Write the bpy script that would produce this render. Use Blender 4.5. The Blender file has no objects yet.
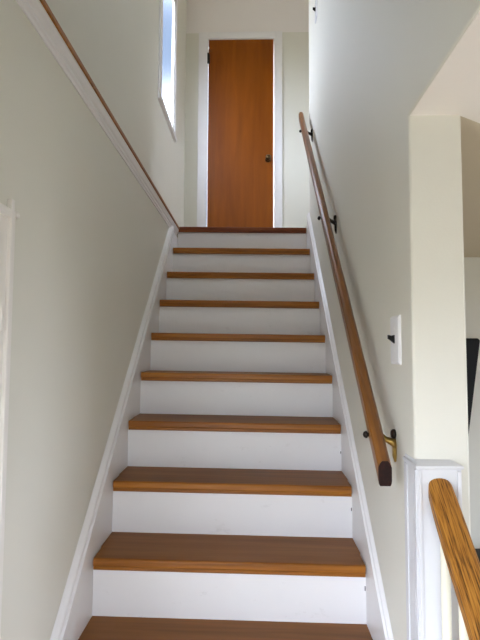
import bpy, bmesh, math, random
from mathutils import Vector, Matrix
random.seed(4)
SC = bpy.context.scene
COL = SC.collection

# ------------------------------------------------------------------ camera
YAW, PIT, ROL = 0.02648, 0.06462, 0.00515
CAM = Vector((0.07775, -1.64402, 1.67308))
F = 485.0
def cam_axes():
    cy, sy, cp, sp = math.cos(YAW), math.sin(YAW), math.cos(PIT), math.sin(PIT)
    f = Vector((-sy*cp, cy*cp, sp)); r = Vector((cy, sy, 0)); u = r.cross(f)
    c, s = math.cos(ROL), math.sin(ROL)
    return c*r + s*u, c*u - s*r, f
cr, cu, cf = cam_axes()
cd = bpy.data.cameras.new('camera'); co = bpy.data.objects.new('camera', cd); COL.objects.link(co)
M = Matrix.Identity(4)
for i in range(3):
    M[i][0] = cr[i]; M[i][1] = cu[i]; M[i][2] = -cf[i]; M[i][3] = CAM[i]
co.matrix_world = M
cd.sensor_fit = 'HORIZONTAL'; cd.sensor_width = 36.0; cd.lens = F/480*36; cd.clip_start = 0.02
SC.camera = co

# ------------------------------------------------------------------ world, daylight, exposure
SKY_STRENGTH = 6.0
EXPOSURE = 1.44
w = bpy.data.worlds.new('sky'); SC.world = w; w.use_nodes = True
nt = w.node_tree; nt.nodes.clear()
def wn(t, **k):
    n = nt.nodes.new(t)
    for a, b in k.items(): setattr(n, a, b)
    return n
tc = wn('ShaderNodeTexCoord')
noi = wn('ShaderNodeTexNoise'); noi.inputs['Scale'].default_value = 3.0; noi.inputs['Detail'].default_value = 6
nt.links.new(tc.outputs['Generated'], noi.inputs['Vector'])
# a blue gap between the clouds
dist = wn('ShaderNodeVectorMath', operation='DISTANCE')
dist.inputs[1].default_value = (-0.156, 0.822, 0.548)
nt.links.new(tc.outputs['Generated'], dist.inputs[0])
add = wn('ShaderNodeMath', operation='MULTIPLY_ADD'); add.inputs[1].default_value = 0.10; 
nt.links.new(noi.outputs['Fac'], add.inputs[0]); nt.links.new(dist.outputs['Value'], add.inputs[2])
ramp = wn('ShaderNodeMapRange'); ramp.inputs['From Min'].default_value = 0.06; ramp.inputs['From Max'].default_value = 0.21
nt.links.new(add.outputs[0], ramp.inputs['Value'])
mix = wn('ShaderNodeMix', data_type='RGBA')
pw = wn('ShaderNodeMath', operation='POWER'); pw.inputs[1].default_value = 3.5
nt.links.new(ramp.outputs['Result'], pw.inputs[0]); nt.links.new(pw.outputs[0], mix.inputs['Factor'])
mix.inputs['A'].default_value = (0.027, 0.037, 0.056, 1)
mix.inputs['B'].default_value = (0.87, 0.975, 1.19, 1)
# the ground outside is darker than the sky
sep = wn('ShaderNodeSeparateXYZ'); nt.links.new(tc.outputs['Generated'], sep.inputs[0])
hor = wn('ShaderNodeMapRange'); hor.inputs['From Min'].default_value = -0.06; hor.inputs['From Max'].default_value = 0.06
nt.links.new(sep.outputs['Z'], hor.inputs['Value'])
mix2 = wn('ShaderNodeMix', data_type='RGBA'); nt.links.new(hor.outputs['Result'], mix2.inputs['Factor'])
mix2.inputs['A'].default_value = (0.19, 0.19, 0.17, 1)
nt.links.new(mix.outputs['Result'], mix2.inputs['B'])
bg = wn('ShaderNodeBackground'); bg.inputs['Strength'].default_value = SKY_STRENGTH
nt.links.new(mix2.outputs['Result'], bg.inputs['Color'])
wo = wn('ShaderNodeOutputWorld'); nt.links.new(bg.outputs[0], wo.inputs['Surface'])

def portal(name, loc, direction, sx, sy):
    l = bpy.data.lights.new(name, 'AREA'); l.shape = 'RECTANGLE'; l.size = sx; l.size_y = sy
    l.cycles.is_portal = True
    o = bpy.data.objects.new(name, l); COL.objects.link(o); o.location = loc
    o.rotation_euler = Vector(direction).to_track_quat('-Z', 'Z').to_euler()
    return o
portal('daylight_upper_window', (-0.70, 1.82, 3.95), (1, 0, 0), 0.56, 1.1)
portal('daylight_side_window', (3.95, -1.5, 1.43), (-1, 0, 0), 1.8, 1.55)
portal('daylight_front_door', (0.0, -3.45, 1.2), (0, 1, 0), .84, 1.9)
portal('daylight_added_window', (0, -1.45, 4.15), (0, 1, 0), .5, .5)  # portal of the stairwell window added for fill light
portal('daylight_added_door', (-0.63, -1.56, 1.1), (1, 0, 0), .9, 1.9)  # portal of the left door added for fill light
portal('daylight_hall_window', (1.85, 2.2, 3.75), (-1, 0, 0), 0.5, 0.8)

SC.view_settings.view_transform = 'Standard'; SC.view_settings.look = 'None'
SC.view_settings.exposure = EXPOSURE; SC.view_settings.gamma = 1; SC.view_settings.use_curve_mapping = False
try:
    SC.cycles.max_bounces = 14; SC.cycles.diffuse_bounces = 10; SC.cycles.use_denoising = True
except Exception: pass

# ------------------------------------------------------------------ materials
def srgb(h):
    h = h.lstrip('#'); o = []
    for i in (0, 2, 4):
        c = int(h[i:i+2], 16)/255
        o.append(c/12.92 if c <= .04045 else ((c+.055)/1.055)**2.4)
    return (*o, 1)
def base_mat(name):
    m = bpy.data.materials.new(name); m.use_nodes = True
    return m, m.node_tree, m.node_tree.nodes['Principled BSDF']
def paint(name, hexc, rough=0.5, var=0.04, bump=0.05, scale=6.0, spec=0.35, fine=180):
    m, t, b = base_mat(name)
    co_ = t.nodes.new('ShaderNodeTexCoord')
    n = t.nodes.new('ShaderNodeTexNoise'); n.inputs['Scale'].default_value = scale; n.inputs['Detail'].default_value = 5
    t.links.new(co_.outputs['Object'], n.inputs['Vector'])
    c = srgb(hexc)
    mr = t.nodes.new('ShaderNodeMix'); mr.data_type = 'RGBA'
    mr.inputs['A'].default_value = tuple(x*(1-var) for x in c[:3]) + (1,)
    mr.inputs['B'].default_value = tuple(min(1, x*(1+var)) for x in c[:3]) + (1,)
    t.links.new(n.outputs['Fac'], mr.inputs['Factor']); t.links.new(mr.outputs['Result'], b.inputs['Base Color'])
    b.inputs['Roughness'].default_value = rough; b.inputs['Specular IOR Level'].default_value = spec
    n2 = t.nodes.new('ShaderNodeTexNoise'); n2.inputs['Scale'].default_value = fine; n2.inputs['Detail'].default_value = 3
    t.links.new(co_.outputs['Object'], n2.inputs['Vector'])
    bp = t.nodes.new('ShaderNodeBump'); bp.inputs['Strength'].default_value = bump; bp.inputs['Distance'].default_value = 0.002
    t.links.new(n2.outputs['Fac'], bp.inputs['Height']); t.links.new(bp.outputs['Normal'], b.inputs['Normal'])
    return m
def wood(name, dark, mid, light, axis='X', slope=0.0, rough=0.4, fine=38.0, long=1.6, spec=0.5, bump=0.12, coat=0.0, blotch=0.35, con=.18):
    """grain runs along axis; slope rotates the y axis up into z (radians)"""
    m, t, b = base_mat(name)
    co_ = t.nodes.new('ShaderNodeTexCoord')
    rot = t.nodes.new('ShaderNodeMapping'); rot.vector_type = 'POINT'; rot.inputs['Rotation'].default_value = (-slope, 0, 0)
    t.links.new(co_.outputs['Object'], rot.inputs['Vector'])
    mp = t.nodes.new('ShaderNodeMapping')
    s = {'X': (long, fine, fine), 'Y': (fine, long, fine), 'Z': (fine, fine, long)}[axis]
    mp.inputs['Scale'].default_value = s
    t.links.new(rot.outputs['Vector'], mp.inputs['Vector'])
    n = t.nodes.new('ShaderNodeTexNoise'); n.inputs['Scale'].default_value = 1.0; n.inputs['Detail'].default_value = 8; n.inputs['Roughness'].default_value = .6
    n.inputs['Distortion'].default_value = .5
    t.links.new(mp.outputs['Vector'], n.inputs['Vector'])
    n2 = t.nodes.new('ShaderNodeTexNoise'); n2.inputs['Scale'].default_value = .16; n2.inputs['Detail'].default_value = 3
    t.links.new(mp.outputs['Vector'], n2.inputs['Vector'])
    mx = t.nodes.new('ShaderNodeMix'); mx.data_type = 'FLOAT'; mx.inputs['Factor'].default_value = blotch
    t.links.new(n.outputs['Fac'], mx.inputs['A']); t.links.new(n2.outputs['Fac'], mx.inputs['B'])
    r = t.nodes.new('ShaderNodeValToRGB'); e = r.color_ramp.elements
    e[0].position = .5-con; e[0].color = srgb(dark); e[1].position = .5+con; e[1].color = srgb(light)
    k = r.color_ramp.elements.new(.5); k.color = srgb(mid)
    t.links.new(mx.outputs['Result'], r.inputs['Fac']); t.links.new(r.outputs['Color'], b.inputs['Base Color'])
    b.inputs['Roughness'].default_value = rough; b.inputs['Specular IOR Level'].default_value = spec
    b.inputs['Coat Weight'].default_value = coat; b.inputs['Coat Roughness'].default_value = .2
    bp = t.nodes.new('ShaderNodeBump'); bp.inputs['Strength'].default_value = bump; bp.inputs['Distance'].default_value = .001
    t.links.new(n.outputs['Fac'], bp.inputs['Height']); t.links.new(bp.outputs['Normal'], b.inputs['Normal'])
    return m
def metal(name, hexc, rough=.35, met=1.0):
    m, t, b = base_mat(name)
    n = t.nodes.new('ShaderNodeTexNoise'); n.inputs['Scale'].default_value = 60
    mr = t.nodes.new('ShaderNodeMapRange'); mr.inputs['To Min'].default_value = rough-.1; mr.inputs['To Max'].default_value = rough+.15
    t.links.new(n.outputs['Fac'], mr.inputs['Value']); t.links.new(mr.outputs['Result'], b.inputs['Roughness'])
    b.inputs['Base Color'].default_value = srgb(hexc); b.inputs['Metallic'].default_value = met
    return m

SL = math.atan(0.9118); RSL = math.atan(0.945)
WALL = paint('wall_paint', 'DBD9CE', .55, .02, .12, 3.0)
WALL_TOP = paint('upper_wall_paint', 'E9E4E1', .55, .02, .12, 3.0)
CEIL_SHADE = paint('shaded_ceiling_paint', 'D3C6AE', .75, .02, .2, 3.0)  # darker copy of the ceiling paint, shade put into the colour
CEIL = paint('ceiling_paint', 'F6F1EA', .75, .02, .2, 3.0)
TRIM = paint('white_trim_paint', 'E4E2E2', .32, .02, .05, 9.0, .45)
def riser_material():
    m = paint('riser_paint', 'E5E3E2', .36, .02, .05, 8.0, .45)
    t = m.node_tree; b = t.nodes['Principled BSDF']
    src = b.inputs['Base Color'].links[0].from_socket
    tc_ = t.nodes.new('ShaderNodeTexCoord')
    mp = t.nodes.new('ShaderNodeMapping'); mp.inputs['Scale'].default_value = (5, 5, 9)
    t.links.new(tc_.outputs['Object'], mp.inputs['Vector'])
    n = t.nodes.new('ShaderNodeTexNoise'); n.inputs['Scale'].default_value = 2.4; n.inputs['Detail'].default_value = 7; n.inputs['Roughness'].default_value = .7
    t.links.new(mp.outputs['Vector'], n.inputs['Vector'])
    r = t.nodes.new('ShaderNodeMapRange'); r.inputs['From Min'].default_value = .62; r.inputs['From Max'].default_value = .80; r.inputs['To Max'].default_value = .30
    t.links.new(n.outputs['Fac'], r.inputs['Value'])
    mx = t.nodes.new('ShaderNodeMix'); mx.data_type = 'RGBA'; mx.inputs['B'].default_value = srgb('8F857A')
    t.links.new(r.outputs['Result'], mx.inputs['Factor']); t.links.new(src, mx.inputs['A'])
    t.links.new(mx.outputs['Result'], b.inputs['Base Color'])
    return m
RISER = riser_material()
TREAD = wood('tread_wood', '6B441C', '835426', '926030', 'X', 0, .5, 30, 1.5, .22, .1)
NOSE = wood('nosing_wood', '6B3B08', '8E5513', 'AB6F22', 'X', 0, .38, 60, 2.0, .3, .08)
NOSETOP = wood('landing_nosing_wood', '4E220A', '6A3210', '824516', 'X', 0, .4, 60, 2.0, .25, .08)
RAILW = wood('handrail_wood', '5E3814', '7C4D1F', '93612B', 'Y', RSL, .3, 50, 2.5, .5, .06)
OAK = wood('oak_wood', '432607', '946020', 'B27B30', 'Y', RSL, .42, 260, 12.0, .3, .2, 0, .10, .13)
ENDW = wood('end_grain', '120503', '1E0A06', '33140C', 'X', 0, .45, 90, 60, .2)
DOORW = wood('door_wood', '6E3400', '874704', '9C5A0C', 'Z', 0, .42, 12, 1.2, .2, .03, 0, .6)
FLOORR = wood('room_floor_wood', '4A3420', '5E4429', '735636', 'Y', 0, .45, 25, 1.2, .3)
FLOORW = wood('floor_wood', 'A89A88', 'BCAE9C', 'CABEAE', 'Y', 0, .4, 25, 1.2)
BRASS = metal('brass', 'A88B4C', .3); BRONZE = metal('bronze', '5A4630', .35); DARK = metal('dark_metal', '2A2420', .35, .8)
PLATE = paint('switch_plate_plastic', 'F2F2F4', .25, .01, 0, 5, .5)
BLACK = paint('black_plastic', '060607', .45, .1, .02, 20, .2)
TOG = paint('dark_toggle_plastic', '0C0A09', .45, .1, 0, 20, .2)
FRAMEW = paint('white_frame_paint', 'E6E2DC', .35, .02, .03, 9, .45)
NEWELP = paint('newel_paint', 'D0D0D2', .35, .02, .03, 9, .4)
PALE = paint('baluster_paint', 'E3DFCB', .35, .02, .03, 9, .45)
def glass():
    m, t, b = base_mat('window_glass')
    t.nodes.remove(b); out = t.nodes['Material Output']
    tr = t.nodes.new('ShaderNodeBsdfTransparent'); gl = t.nodes.new('ShaderNodeBsdfGlossy'); gl.inputs['Roughness'].default_value = .02
    mx = t.nodes.new('ShaderNodeMixShader'); mx.inputs[0].default_value = .05
    t.links.new(tr.outputs[0], mx.inputs[1]); t.links.new(gl.outputs[0], mx.inputs[2]); t.links.new(mx.outputs[0], out.inputs['Surface'])
    return m
GLASS = glass()

# ------------------------------------------------------------------ mesh helpers
def loft(bm, rings, cap=True, closed=True):
    vs = [[bm.verts.new(p) for p in r] for r in rings]
    n = len(rings[0])
    for a, b in zip(vs, vs[1:]):
        for i in range(n if closed else n-1):
            bm.faces.new((a[i], a[(i+1) % n], b[(i+1) % n], b[i]))
    if cap: bm.faces.new(vs[0]); bm.faces.new(list(reversed(vs[-1])))
    return vs
def box(bm, x0, x1, y0, y1, z0, z1, bev=0):
    b2 = bmesh.new()
    loft(b2, [[(x0, y0, z), (x1, y0, z), (x1, y1, z), (x0, y1, z)] for z in (z0, z1)])
    if bev: bmesh.ops.bevel(b2, geom=b2.edges[:], offset=bev, segments=2, affect='EDGES', profile=.6)
    merge(bm, b2)
def merge(bm, b2):
    me = bpy.data.meshes.new('t'); b2.to_mesh(me); b2.free(); bm.from_mesh(me); bpy.data.meshes.remove(me)
def tube(bm, p0, p1, r0, r1=None, n=14):
    p0, p1 = Vector(p0), Vector(p1); r1 = r0 if r1 is None else r1
    q = (p1-p0).to_track_quat('Z', 'Y')
    ring = lambda p, r: [p + q @ Vector((r*math.cos(2*math.pi*i/n), r*math.sin(2*math.pi*i/n), 0)) for i in range(n)]
    loft(bm, [ring(p0, r0), ring(p1, r1)])
def lathe(bm, base, axis, prof, n=18):
    base = Vector(base); q = Vector(axis).normalized().to_track_quat('Z', 'Y')
    loft(bm, [[base + q @ Vector((r*math.cos(2*math.pi*i/n), r*math.sin(2*math.pi*i/n), h)) for i in range(n)] for r, h in prof])
def sweep(bm, prof, a, b):
    """prof: list of offset vectors; straight sweep a -> b"""
    a, b = Vector(a), Vector(b)
    loft(bm, [[a+Vector(p) for p in prof], [b+Vector(p) for p in prof]])
def prism_x(bm, poly, x0, x1):
    loft(bm, [[(x0, y, z) for y, z in poly], [(x1, y, z) for y, z in poly]])
def obj(name, bm, m, parent=None, smooth=False, bevel=0):
    bmesh.ops.recalc_face_normals(bm, faces=bm.faces)
    off = Vector((0, 0, 0)); p = parent
    while p: off += Vector(p.location); p = p.parent
    if parent is None:
        cs = [v.co for v in bm.verts]
        off = Vector(((min(c.x for c in cs)+max(c.x for c in cs))/2, (min(c.y for c in cs)+max(c.y for c in cs))/2, min(c.z for c in cs)))
    for v in bm.verts: v.co -= off
    me = bpy.data.meshes.new(name); bm.to_mesh(me); bm.free()
    me.materials.append(m)
    o = bpy.data.objects.new(name, me); COL.objects.link(o)
    if parent: o.parent = parent
    else: o.location = off
    if smooth:
        for f in me.polygons: f.use_smooth = True
    if bevel:
        md = o.modifiers.new('bevel', 'BEVEL'); md.width = bevel; md.segments = 2; md.limit_method = 'ANGLE'; md.angle_limit = .6
    return o
def thing(name, label, cat, loc, group=None, structure=False):
    o = bpy.data.objects.new(name, None); COL.objects.link(o); o.location = loc; o.empty_display_size = .1
    o['label'] = label; o['category'] = cat
    if group: o['group'] = group
    if structure: o['kind'] = 'structure'
    return o
def struct(o, label, cat):
    o['kind'] = 'structure'; o['label'] = label; o['category'] = cat
    return o
B = bmesh.new

# ------------------------------------------------------------------ dimensions
RUN, RISE, TH, OV = 0.21492, 0.19596, 0.0398, 0.0242
TILT = -0.01044                  # the old stair hangs a little low on its right
H = 13*RISE                      # upper floor
HC = 2.273                       # lower ceiling
TOP = 5.08
XL, XR, XRO = -0.47, 0.47, 0.603
XU = -0.56                       # upper left wall
YE = -0.44                       # end of the right wall
YF = 2.72                        # far wall of the landing
YT = 8*RUN                       # front of the top nosing
YRE = 1.69                       # far end of the right wall
YB = -3.4; XX = 3.9; YLF = 1.42
def zt(n): return (n+4)*RISE
def yt(n): return (n-1)*RUN
def pitch(y): return zt(1) + 0.9118*y

# ------------------------------------------------------------------ room shell
bm = B(); box(bm, 1.1, XX+.1, YB-.1, YLF+.1, -.12, 0)  # unseen part of the floor, made dark to bounce less light
struct(obj('floor_room', bm, FLOORR), 'unseen lower room floor at right, darkened to cut bounce light', 'floor')
bm = B(); box(bm, -.62, 1.1, YB-.1, YLF+.1, -.12, 0)  # unseen part of the floor, pale and widened to bounce light up
struct(obj('floor', bm, FLOORW), 'unseen floor at the foot of the stairs, pale to bounce light', 'floor')
bm = B()
for (a, b_, c, d) in ((YB, -2.0, 0, H-.07), (-1.12, YT+.03, 0, H-.07), (-2.0, -1.12, 0, .15), (-2.0, -1.12, 1.9, H-.07)): box(bm, XL-.14, XL, a, b_, c, d)
struct(obj('wall_left_lower', bm, WALL), 'cream wall on the left below the ledge, along the stairs', 'wall')
# upper left wall with window opening
WY0, WY1, WZ0, WZ1 = 1.535, 2.095, 3.392, 4.50
bm = B()
for (a, b_, c, d) in ((-1.3, WY0, H-.07, TOP), (WY1, YF+.03, H-.3, TOP), (WY0, WY1, H-.07, WZ0), (WY0, WY1, WZ1, TOP)):
    box(bm, XU-.018, XU, a, b_, c, d)
struct(obj('wall_left_upper', bm, WALL), 'grey cream wall above the ledge holding the tall window', 'wall')
# right wall: one slab beside the stairs; its upper part carries on over the lower ceiling
bm = B(); prism_x(bm, [(YE, 0), (YRE, 0), (YRE, TOP), (-1.3, TOP), (-1.3, HC), (YE, HC)], XR, XRO)
o = struct(obj('wall_right', bm, WALL, bevel=.006), 'off white wall right of the stairs with the handrail on it', 'wall')
# landing
bm = B(); box(bm, XU-.02, XRO, YT+.03, YF, H-.2, H-.004); box(bm, XRO, 1.8, YRE, YF, H-.2, H-.004)
struct(obj('floor_landing', bm, FLOORW), 'upper landing floor in front of the brown door', 'floor')
DX0, DX1, DZ1 = -.343, .261, 4.588
bm = B()
for (a, b_, c, d) in ((XU-.13, DX0-.01, H-.2, 4.655), (DX1+.01, 1.9, H-.2, 4.655), (DX0-.01, DX1+.01, DZ1+.01, 4.655)):
    box(bm, a, b_, YF, YF+.12, c, d)
struct(obj('wall_far', bm, WALL), 'pale wall on both sides of the brown door at the stair head', 'wall')
bm = B(); box(bm, XU-.13, 1.9, YF+.02, YF+.14, 4.655, TOP)
struct(obj('wall_far_upper', bm, WALL_TOP), 'pinkish grey wall strip above the brown door', 'wall')
bm = B(); 
for (a, b_, c, d) in ((YRE-.13, 1.95, H-.2, TOP), (2.45, YF, H-.2, TOP), (1.95, 2.45, H-.2, 3.35), (1.95, 2.45, 4.15, TOP)): box(bm, 1.8, 1.9, a, b_, c, d)
box(bm, XRO, 1.9, YRE-.13, YRE, H-.2, TOP)
struct(obj('wall_hall', bm, WALL), 'wall of the upper hall hidden beyond the right wall', 'wall')
bm = B(); box(bm, XU-.13, 1.9, -1.4, YF+.14, TOP, TOP+.1)
struct(obj('ceiling_upper', bm, CEIL), 'ceiling above the stairwell', 'ceiling')
bm = B()
for (a, b_, c, d) in ((XU-.13, -.25, HC, TOP), (.25, XRO, HC, TOP), (-.25, .25, HC, 3.9), (-.25, .25, 4.4, TOP)): box(bm, a, b_, -1.4, -1.3, c, d)
struct(obj('wall_well', bm, WALL), 'wall over the hall ceiling at the near end of the stairwell', 'wall')
# lower rooms
def slab(poly):
    b_ = B(); loft(b_, [[(x, y, z) for x, y in poly] for z in (HC, HC+.1)]); return b_
ce0, ce1 = (XRO, YE+.006), (3.6, YLF)  # oblique edge of the shade painted on the lower ceiling
struct(obj('ceiling_shaded', slab([ce0, ce1, (XRO, YLF)]), CEIL_SHADE), 'lower ceiling with its shade painted tan, behind the white wall end', 'ceiling')
bm = slab([ce0, (XRO, -1.3), (XX, -1.3), (XX, YLF), ce1]); box(bm, XL-.14, XX, YB, -1.3, HC, HC+.1); box(bm, XR+.004, XRO, -1.3, YE, HC-.002, HC)
struct(obj('ceiling_lower', bm, CEIL), 'cream lower ceiling at right, above the white wall end', 'ceiling')
bm = B(); box(bm, XRO, XX, YLF, YLF+.1, 0, HC)
struct(obj('wall_lower_back', bm, WALL), 'olive cream wall of the lower room seen right of the wall end', 'wall')
bm = B()
for (a, b_, c, d) in ((YB, -2.4, 0, HC), (-.6, YLF, 0, HC), (-2.4, -.6, 0, .65), (-2.4, -.6, 2.2, HC)): box(bm, XX, XX+.12, a, b_, c, d)
struct(obj('wall_lower_right', bm, WALL), 'outer wall of the lower room with a wide window', 'wall')
bm = B()
for (a, b_, c, d) in ((XL-.14, -.44, 0, HC), (.44, XX, 0, HC), (-.44, .44, 1.9, HC), (-.44, .44, 0, .2)): box(bm, a, b_, YB-.1, YB, c, d)
struct(obj('wall_front', bm, WALL), 'front wall of the hall with a glazed door', 'wall')

# ------------------------------------------------------------------ window_1 in the upper left wall
win = thing('window_1', 'tall white framed window high on the upper left wall', 'window', (XU, (WY0+WY1)/2, WZ0), structure=True)
bm = B(); cw, cp = .068, .014
box(bm, XU, XU+cp, WY0-cw, WY0, WZ0-.01, WZ1+cw, .003); box(bm, XU, XU+cp, WY1, WY1+cw-.02, WZ0-.01, WZ1+cw, .003); box(bm, XU, XU+cp, WY0, WY1, WZ1, WZ1+cw, .003)
obj('casing', bm, TRIM, win)
bm = B()
box(bm, XU-.018, XU, WY0, WY0+.012, WZ0, WZ1); box(bm, XU-.018, XU, WY1-.012, WY1, WZ0, WZ1)
box(bm, XU-.018, XU, WY0+.012, WY1-.012, WZ0, WZ0+.012); box(bm, XU-.018, XU, WY0+.012, WY1-.012, WZ1-.012, WZ1)
obj('jamb', bm, TRIM, win)
bm = B(); a, b_ = WY0+.012, WY1-.012; c, d = WZ0+.012, WZ1-.012
box(bm, XU-.012, XU+.003, a, a+.022, c, d); box(bm, XU-.012, XU+.003, b_-.022, b_, c, d); box(bm, XU-.012, XU+.003, a+.022, b_-.022, c, c+.025); box(bm, XU-.012, XU+.003, a+.022, b_-.022, d-.025, d)
sash = obj('sash', bm, TRIM, win)
bm = B(); box(bm, XU-.008, XU-.005, a+.02, b_-.02, c+.023, d-.023)
obj('pane', bm, GLASS, sash)
bm = B(); box(bm, XU, XU+.022, WY0-cw-.004, WY1+cw-.012, WZ0-.042, WZ0-.008, .003)
obj('sill', bm, TRIM, win)
# unseen openings for daylight; the well window and left door are added fill
win2 = thing('window_2', 'wide lower room window out of view at right', 'window', (XX, -1.5, .65), structure=True)
bm = B()
for (a, b_, c, d) in ((-2.4, -2.34, .65, 2.2), (-.66, -.6, .65, 2.2), (-2.34, -.66, .65, .71), (-2.34, -.66, 2.14, 2.2), (-1.52, -1.48, .71, 2.14)): box(bm, XX-.02, XX+.1, a, b_, c, d)
f2 = obj('window_frame', bm, TRIM, win2)
bm = B(); box(bm, XX+.04, XX+.045, -2.34, -.66, .71, 2.14); obj('pane', bm, GLASS, f2)
win3 = thing('window_3', 'upper hall window out of view round the right wall', 'window', (1.8, 2.2, 3.35), structure=True)
bm = B()
for (a, b_, c, d) in ((1.95, 1.99, 3.35, 4.15), (2.41, 2.45, 3.35, 4.15), (1.99, 2.41, 3.35, 3.39), (1.99, 2.41, 4.11, 4.15)): box(bm, 1.79, 1.88, a, b_, c, d)
f4 = obj('window_frame', bm, TRIM, win3)
bm = B(); box(bm, 1.84, 1.845, 1.99, 2.41, 3.39, 4.11); obj('pane', bm, GLASS, f4)
d2 = thing('door_3', 'glazed front door out of view behind the camera', 'door', (0, YB, .2), structure=True)
bm = B()
for (a, b_, c, d) in ((-.44, -.38, .2, 1.9), (.38, .44, .2, 1.9), (-.38, .38, .2, .3), (-.38, .38, 1.84, 1.9)): box(bm, a, b_, YB-.08, YB-.03, c, d)
f3 = obj('door_frame', bm, TRIM, d2)
bm = B(); box(bm, -.38, .38, YB-.06, YB-.055, .3, 1.84); obj('pane', bm, GLASS, f3)
wn5 = thing('added_window', 'small stairwell window added out of view to light the upper stairs', 'window', (0, -1.3, 3.9), structure=True)  # added window, brightens the upper risers and landing wall
bm = B()
for (a, b_, c, d) in ((-.25, -.22, 3.9, 4.4), (.22, .25, 3.9, 4.4), (-.22, .22, 3.9, 3.93), (-.22, .22, 4.37, 4.4)): box(bm, a, b_, -1.37, -1.31, c, d)
f6 = obj('window_frame', bm, TRIM, wn5)
bm = B(); box(bm, -.22, .22, -1.345, -1.342, 3.93, 4.37); obj('pane', bm, GLASS, f6)
d3 = thing('added_door', 'glazed door added out of view in the left wall to light the right wall', 'door', (XL-.14, -1.56, .15), structure=True)  # added opening, placed to brighten the right wall
bm = B()
for (a, b_, c, d) in ((-2.0, -1.94, .15, 1.9), (-1.18, -1.12, .15, 1.9), (-1.94, -1.18, .15, .25), (-1.94, -1.18, 1.84, 1.9)): box(bm, XL-.10, XL-.04, a, b_, c, d)
f5 = obj('door_frame', bm, TRIM, d3)
bm = B(); box(bm, XL-.072, XL-.068, -1.94, -1.18, .25, 1.84); obj('pane', bm, GLASS, f5)

# ------------------------------------------------------------------ door_1
dr = thing('door_1', 'plain varnished orange brown wooden door at the head of the stairs', 'door', ((DX0+DX1)/2, YF, H), structure=True)
bm = B(); box(bm, DX0, DX1, YF-.004, YF+.038, H+.006, DZ1-.002, .002)
leaf = obj('door_leaf', bm, DOORW, dr)
bm = B(); c = .082
box(bm, DX0-c-.012, DX0-.004, YF-.018, YF, H, DZ1+.066, .003); box(bm, DX1+.009, DX1+c, YF-.018, YF, H, DZ1+.066, .003)
box(bm, DX0-.004, DX1+.009, YF-.018, YF, DZ1+.004, DZ1+.066, .003)
obj('casing', bm, TRIM, dr)
bm = B()
box(bm, DX0-.01, DX0-.003, YF, YF+.1, H, DZ1+.01); box(bm, DX1+.003, DX1+.01, YF+.05, YF+.1, H, DZ1+.01); box(bm, DX0-.003, DX1+.003, YF, YF+.1, DZ1+.001, DZ1+.01)
obj('jamb', bm, TRIM, dr)
bm = B(); lathe(bm, (.213, YF-.004, 3.435), (0, -1, 0), [(.027, 0), (.027, .004), (.012, .007), (.010, .028), (.018, .034), (.026, .046), (.026, .056), (.018, .066), (.004, .069)])
kn = obj('knob', bm, BRONZE, leaf, smooth=True); kn['label'] = 'round dark bronze door knob'
for z in (H+.20, DZ1-.19):
    bm = B(); box(bm, DX0-.014, DX0+.012, YF-.016, YF-.006, z-.045, z+.045, .002); tube(bm, (DX0-.004, YF-.021, z-.05), (DX0-.004, YF-.021, z+.05), .008)
    obj('hinge', bm, DARK, dr)

# ------------------------------------------------------------------ ledge trim on the left wall
lg = thing('trim_ledge', 'white moulded ledge with brown wooden edge running along the left wall', 'trim', (XL, 0, H-.07), structure=True)
bm = B()
prof = [(0, 0, 0), (.004, 0, 0), (.006, 0, .010), (.010, 0, .014), (.010, 0, .024), (.016, 0, .030), (.022, 0, .046), (.022, 0, .054), (0, 0, .054)]
sweep(bm, prof, (XL, -1.3, H-.072), (XL, YT+.02, H-.072))
obj('moulding', bm, TRIM, lg)
bm = B(); box(bm, XU, -.443, -1.3, YT+.01, H-.018, H, .004)
o = obj('ledge_cap', bm, NOSE, lg); o['label'] = 'brown wooden ledge edge'

# ------------------------------------------------------------------ staircase
st = thing('staircase', 'straight staircase with brown wooden treads and white painted risers', 'staircase', (0, -.86, 0))
def tilt(bm):
    for v in bm.verts: v.co.z += TILT*v.co.x
def nose_profile(y, z):      # front of a tread in the yz plane, from the bottom up over the rounded nose
    return [(y+.012, z-TH), (y+.006, z-TH+.001), (y+.004, z-TH+.004), (y+.004, z-.0265), (y+.0015, z-.0255), (y, z-.022),
            (y, z-.007), (y+.002, z-.0025), (y+.006, z-.0006), (y+.010, z)]
for n in range(-3, 10):
    y, z = yt(n), zt(n)
    last = n == 9
    yb = y+RUN+OV+.008 if not last else YT+.05
    # board
    bm = B()
    pts = [(-.4497, y+.010), (-.4497, y+.085), (-.4545, y+.105), (-.4557, yb), (.4557, yb), (.4545, y+.105), (.4497, y+.085), (.4497, y+.010)]
    loft(bm, [[(a, b_, zz) for a, b_ in pts] for zz in (z-.0265, z)])
    tilt(bm)
    tr = obj('tread', bm, TREAD, st)
    bm = B()
    pr = nose_profile(y, z) + [(y+.012, z)]
    prism_x(bm, pr, -.4497, .4497)
    tilt(bm)
    obj('nosing', bm, NOSETOP if last else NOSE, tr, bevel=.0008)
    bm = B(); box(bm, -.4557, .4557, y+OV, y+OV+.018, z-RISE-.001, z-TH+.014); 
    for v in bm.verts:
        if v.co.z > z-.1 and v.co.y < y+OV+.001: pass
    tilt(bm)
    rs = obj('riser', bm, RISER, st)
    if n in (1, 2, 3):
        bm = B(); zz = z-TH-[0, .035, .045, .075][n]; box(bm, .4505, .4535, y+OV-.0012, y+OV+.001, zz-.018+n*.003, zz, .0004); tilt(bm)
        obj('crack', bm, DARK, rs)['label'] = 'short dark crack at right end of riser'
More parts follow.
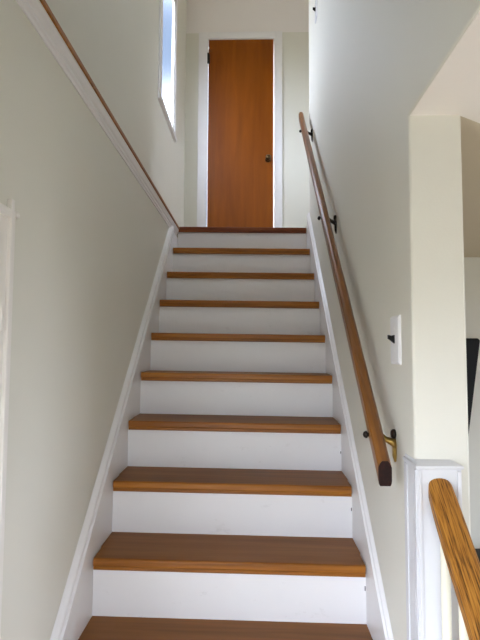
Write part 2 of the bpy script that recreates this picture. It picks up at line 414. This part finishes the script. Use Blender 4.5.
# skirt boards
def skirt(side):
    s = -1 if side == 'l' else 1
    xi, xo = s*.4555, s*.4694
    y0 = -.86 if side == 'l' else YE
    y1 = YT+.02
    top = .092
    if side == 'l': ytop = 1.60; 
    else: ytop = YRE
    f = lambda y, h: pitch(y)+h+TILT*xi
    bm = B()
    poly = [(y0, f(y0, -.34)), (y1, f(y1, -.34)), (y1, H+TILT*xi-.0), (ytop, f(ytop, top)), (y0, f(y0, top))]
    if side == 'l': poly = [(y0, f(y0, -.34)), (y1, f(y1, -.34)), (y1, H-.075), (ytop-.03, H-.075), (y0, f(y0, top))]
    prism_x(bm, poly, xi, xo)
    sk = obj('skirt_board', bm, TRIM, st)
    bm = B()
    hs = [(-.0, .0), (-.006, .004), (-.006, .020), (.004, .026), (.004, .034), (-.003, .040), (.000, .054), (.008, .066), (.0138, .078), (.0138, 0)]
    if side == 'r': hs = [(-.0, .0), (-.005, .003), (-.005, .014), (.001, .019), (.003, .026), (.0138, .036), (.0138, 0)]
    prof = [(s*a, 0, top+h) for a, h in hs]
    yy1 = ytop-.06 if side == 'l' else ytop
    a = Vector((xi, y0, f(y0, 0))); b_ = Vector((xi, yy1, f(yy1, 0)))
    sweep(bm, prof, a, b_)
    obj('skirt_moulding', bm, TRIM, sk)
skirt('l'); skirt('r')

# ------------------------------------------------------------------ handrail on the right wall
RX = .413
P0 = Vector((RX, -.388, 1.398)); P1 = Vector((RX, 1.69, 1.398+.946*2.078))     # top line of the rail
hr = thing('wall_handrail', 'long brown wooden handrail bracketed to the right wall', 'handrail', P0)
hw, th = .0170, .062
def rprof(p): # plumb section
    q = [(-hw+.004, -th), (hw-.004, -th), (hw-.001, -th+.006), (hw, -th+.014), (hw, -.016), (hw-.005, -.005), (hw-.010, 0), (-hw+.010, 0), (-hw+.005, -.005), (-hw, -.016), (-hw, -th+.014), (-hw+.001, -th+.006)]
    return [p+Vector((a, 0, b_)) for a, b_ in q]
bm = B(); loft(bm, [rprof(P0), rprof(P1)])
rail = obj('rail', bm, RAILW, hr, bevel=.0015)
bm = B(); r0 = rprof(P0+Vector((0, -.0006, 0))); loft(bm, [r0, [p+Vector((0, .0012, 0)) for p in r0]])
obj('end_grain', bm, ENDW, rail)['label'] = 'dark red brown cut end of the rail'
def bracket(y, mat):
    zt_ = P0.z+.945*(y-P0.y)
    zc = zt_-.060
    bm = B()
    # oval wall plate with a tail
    ring = lambda x, s_: [(x, y+.011*s_*math.cos(t), zc-.022+(.024 if math.sin(t) > 0 else .040)*s_*math.sin(t)) for t in [2*math.pi*i/16 for i in range(16)]]
    loft(bm, [ring(XR, 1), ring(XR-.004, 1), ring(XR-.009, .6)])
    br = obj('bracket', bm, mat, hr, smooth=False)
    bm = B()
    pts = [(XR-.003, zc-.014, .016), (XR-.012, zc-.008, .011), (XR-.024, zc-.002, .009), (RX+hw+.004, zc+.008, .010), (RX+hw-.002, zc+.012, .012)]
    rings = []
    for x, z, r in pts:
        rings.append([(x, y+r*math.cos(2*math.pi*i/10), z+r*math.sin(2*math.pi*i/10)) for i in range(10)])
    loft(bm, rings)
    obj('arm', bm, mat, br, smooth=True)
    bm = B(); lathe(bm, (XR-.002, y, zc+.014), (-1, 0, 0), [(.013, 0), (.013, .006), (.009, .010), (.003, .011)], 12)
    obj('screw', bm, DARK, br, smooth=True)
    bm = B(); lathe(bm, (RX-hw+.002, y-.002, zc+.012), (-1, 0, 0), [(.006, 0), (.006, .005), (.010, .006), (.010, .010), (.007, .015), (.002, .017)], 12)
    obj('bolt_head', bm, DARK, br, smooth=True)
bracket(-.285, BRASS); bracket(.62, DARK); bracket(1.50, DARK)

# ------------------------------------------------------------------ newel, lower handrail, balusters
NX0, NX1, NY0, NY1, NZ = .466, .571, -.468, -.370, 1.399
sr = thing('stair_railing', 'lower stair railing with oak handrail, white balusters and panelled newel', 'railing', (.516, -.86, 0))
bm = B(); box(bm, NX0, NX1, NY0, YE, 0, NZ, .003); box(bm, NX0, XR-.0005, YE, NY1, pitch(YE)+.25, NZ, 0)
nw = obj('newel', bm, NEWELP, sr)
bm = B()
for (a, b_) in ((NX0+.002, NX0+.010), (NX1-.012, NX1-.003)): box(bm, a, b_, NY0-.004, NY0, .9, NZ-.004, .0015)
box(bm, NX0-.003, NX0, NY0+.003, NY0+.012, .9, NZ-.004, .001); box(bm, NX0-.003, NX0, NY1-.03, NY1-.008, .9, NZ-.004, .001)
obj('edge_bead', bm, NEWELP, nw)
bm = B()
prof_c = [(.004, 0), (.005, .003), (.004, .007), (-.003, .009), (-.012, .012), (-.027, .016)]
rings = []
for o_, h in prof_c:
    rings.append([(NX0-o_*.6, NY1, NZ+h), (NX0-o_*.6, NY0-o_, NZ+h), (NX1+o_*.6, NY0-o_, NZ+h), (NX1+o_*.6, YE, NZ+h), (XR, YE, NZ+h), (XR, NY1, NZ+h)])
for r in rings:      # keep the cap's back against the wall end
    for i, p in enumerate(r):
        if i == 0: r[i] = (min(p[0], XR-.001), p[1], p[2])
        if i == 1: r[i] = (min(p[0], XR-.001), min(p[1], YE), p[2])
        if i in (2,): r[i] = (p[0], min(p[1], YE-.001), p[2])
loft(bm, rings)
obj('cap_moulding', bm, NEWELP, nw)
LX = .519; L0 = Vector((LX, NY0+.003, 1.380)); SLO = .95
L1 = Vector((LX, -1.25, 1.380-SLO*(1.25+NY0+.003)))
def lprof(p, k=1.0):
    q = []
    for i in range(13):
        t = math.pi*i/12
        q.append((.031*k*math.cos(t), -.030+.030*max(0, math.sin(t))**.5))
    q += [(-.031*k, -.040), (-.024*k, -.050), (-.026*k, -.062), (.026*k, -.062), (.024*k, -.050), (.031*k, -.040)]
    return [p+Vector((a, 0, b_)) for a, b_ in q]
bm = B(); loft(bm, [lprof(L0, .84), lprof(L0+Vector((0, -.008, -.008*SLO+.001)), .93), lprof(L0+Vector((0, -.03, -.03*SLO)), .97), lprof(L0+Vector((0, -.07, -.07*SLO)), 1.0), lprof(L1)])
lr = obj('handrail', bm, OAK, sr, smooth=False, bevel=.001); lr['label'] = 'golden oak handrail with dark open grain'
for k in range(8):
    y = -.500-.0935*k
    ztop = 1.380-SLO*(NY0-y)-.055
    bm = B()
    zb = pitch(y)+.06
    lathe(bm, (LX-.003, y, zb), (0, 0, 1), [(.0105, 0), (.0105, .1), (.0075, .13), (.0105, .2), (.0105, ztop-zb-.05), (.0095, ztop-zb)], 14)
    obj('baluster', bm, PALE, sr, smooth=True)
bm = B(); prism_x(bm, [(NY0-.002, 0), (NY0-.002, pitch(NY0)+.07), (-1.25, max(.05, pitch(-1.25)+.07)), (-1.25, 0)], .472, .575)
obj('curb', bm, TRIM, sr)

# ------------------------------------------------------------------ light switches
def switch(y0, y1, z0, z1, zt_, label, tog):
    t = thing('light_switch', label, 'light switch', (XR, (y0+y1)/2, z0), 'light switches on the right wall')
    yc = (y0+y1)/2
    bm = B()
    ring = lambda x, m: [(x, y0+m, z0+m), (x, y1-m, z0+m), (x, y1-m, z1-m), (x, y0+m, z1-m)]
    loft(bm, [ring(XR, 0), ring(XR-.003, 0), ring(XR-.007, .006)])
    pl = obj('plate', bm, PLATE, t)
    bm = B()
    loft(bm, [[(XR-.006, yc+a*.006, zt_+b_*.012) for a, b_ in ((-1, -1), (1, -1), (1, 1), (-1, 1))],
              [(XR-.016, yc+a*.005, zt_+.003+b_*.007) for a, b_ in ((-1, -1), (1, -1), (1, 1), (-1, 1))],
              [(XR-.024, yc+a*.004, zt_+.007+b_*.005) for a, b_ in ((-1, -1), (1, -1), (1, 1), (-1, 1))]])
    obj('toggle', bm, TOG, t)['label'] = 'black toggle'
    for dz in (.03, -.03):
        bm = B(); lathe(bm, (XR-.0065, yc, zt_+dz), (-1, 0, 0), [(.003, 0), (.0025, .0012)], 10)
        obj('screw', bm, PLATE, pl)
switch(-.352, -.270, 1.640, 1.772, 1.708, 'white light switch with black toggle near the wall end', 0)
switch(1.235, 1.31, 3.745, 3.87, 3.812, 'small light switch at top of the right wall near its far end', 0)

# ------------------------------------------------------------------ white frame on the left wall
fy1, fy0, fz0, fz1 = -.583, -1.03, .95, 1.985
fr = thing('wall_frame', 'white moulded frame on the left wall with a small peg on its corner', 'frame', (XL, (fy0+fy1)/2, fz0))
bm = B()
fx = XL+.014; wdt = .020
box(bm, XL, fx, fy1-wdt, fy1, fz0, fz1, .003); box(bm, XL, fx, fy0, fy0+wdt, fz0, fz1, .003)
box(bm, XL, fx, fy0+wdt, fy1-wdt, fz1-wdt, fz1, .003); box(bm, XL, fx, fy0+wdt, fy1-wdt, fz0, fz0+wdt, .003)
obj('frame', bm, FRAMEW, fr)
bm = B(); box(bm, XL, XL+.006, fy0+wdt, fy1-wdt, fz0+wdt, fz1-wdt)
pn = obj('panel', bm, FRAMEW, fr)
bm = B()
cy, r = (fy0+fy1)/2, (fy1-fy0)/2-wdt-.004
arc = lambda rr, x: [(x, cy+rr*math.cos(t), fz1-.27+rr*1.05*math.sin(t)) for t in [math.pi*i/28 for i in range(29)]]
vs = [arc(r, XL+.006), arc(r-.003, XL+.011), arc(r-.013, XL+.011), arc(r-.016, XL+.006)]
loft(bm, vs, cap=False, closed=False)
obj('arched_moulding', bm, FRAMEW, pn)
bm = B(); box(bm, XL, XL+.012, fy1-.015, fy1-.002, fz1-.001, fz1+.025, .002)
pg = obj('peg', bm, FRAMEW, fr)
bm = B(); lathe(bm, (XL, fy1+.016, fz1-.004), (1, 0, 0), [(.006, 0), (.006, .004), (.009, .007), (.006, .012), (.002, .013)], 12)
obj('knob', bm, FRAMEW, fr, smooth=True)

# ------------------------------------------------------------------ black stand in the lower room
SY = 1.25
sd = thing('floor_stand', 'tall black stand half hidden behind the white wall end, tapering downward', 'stand', (1.302, SY, 0))
bm = B()
def sring(z, hw_, d): return [(1.302-hw_, SY-d, z), (1.302+hw_, SY-d, z), (1.302+hw_, SY+d, z), (1.302-hw_, SY+d, z)]
loft(bm, [sring(1.12, .020, .018), sring(1.20, .028, .02), sring(1.742, .102, .03), sring(1.757, .094, .027)])
obj('panel', bm, BLACK, sd, bevel=.006)
bm = B(); tube(bm, (1.302, SY, .05), (1.302, SY, 1.13), .018); obj('post', bm, BLACK, sd)
bm = B(); box(bm, 1.28, 1.50, SY-.09, SY+.09, .47, .52, .008); obj('tray', bm, BLACK, sd)
bm = B(); lathe(bm, (1.302, SY, 0), (0, 0, 1), [(.12, 0), (.12, .02), (.05, .05), (.02, .07)], 24); obj('base', bm, BLACK, sd)
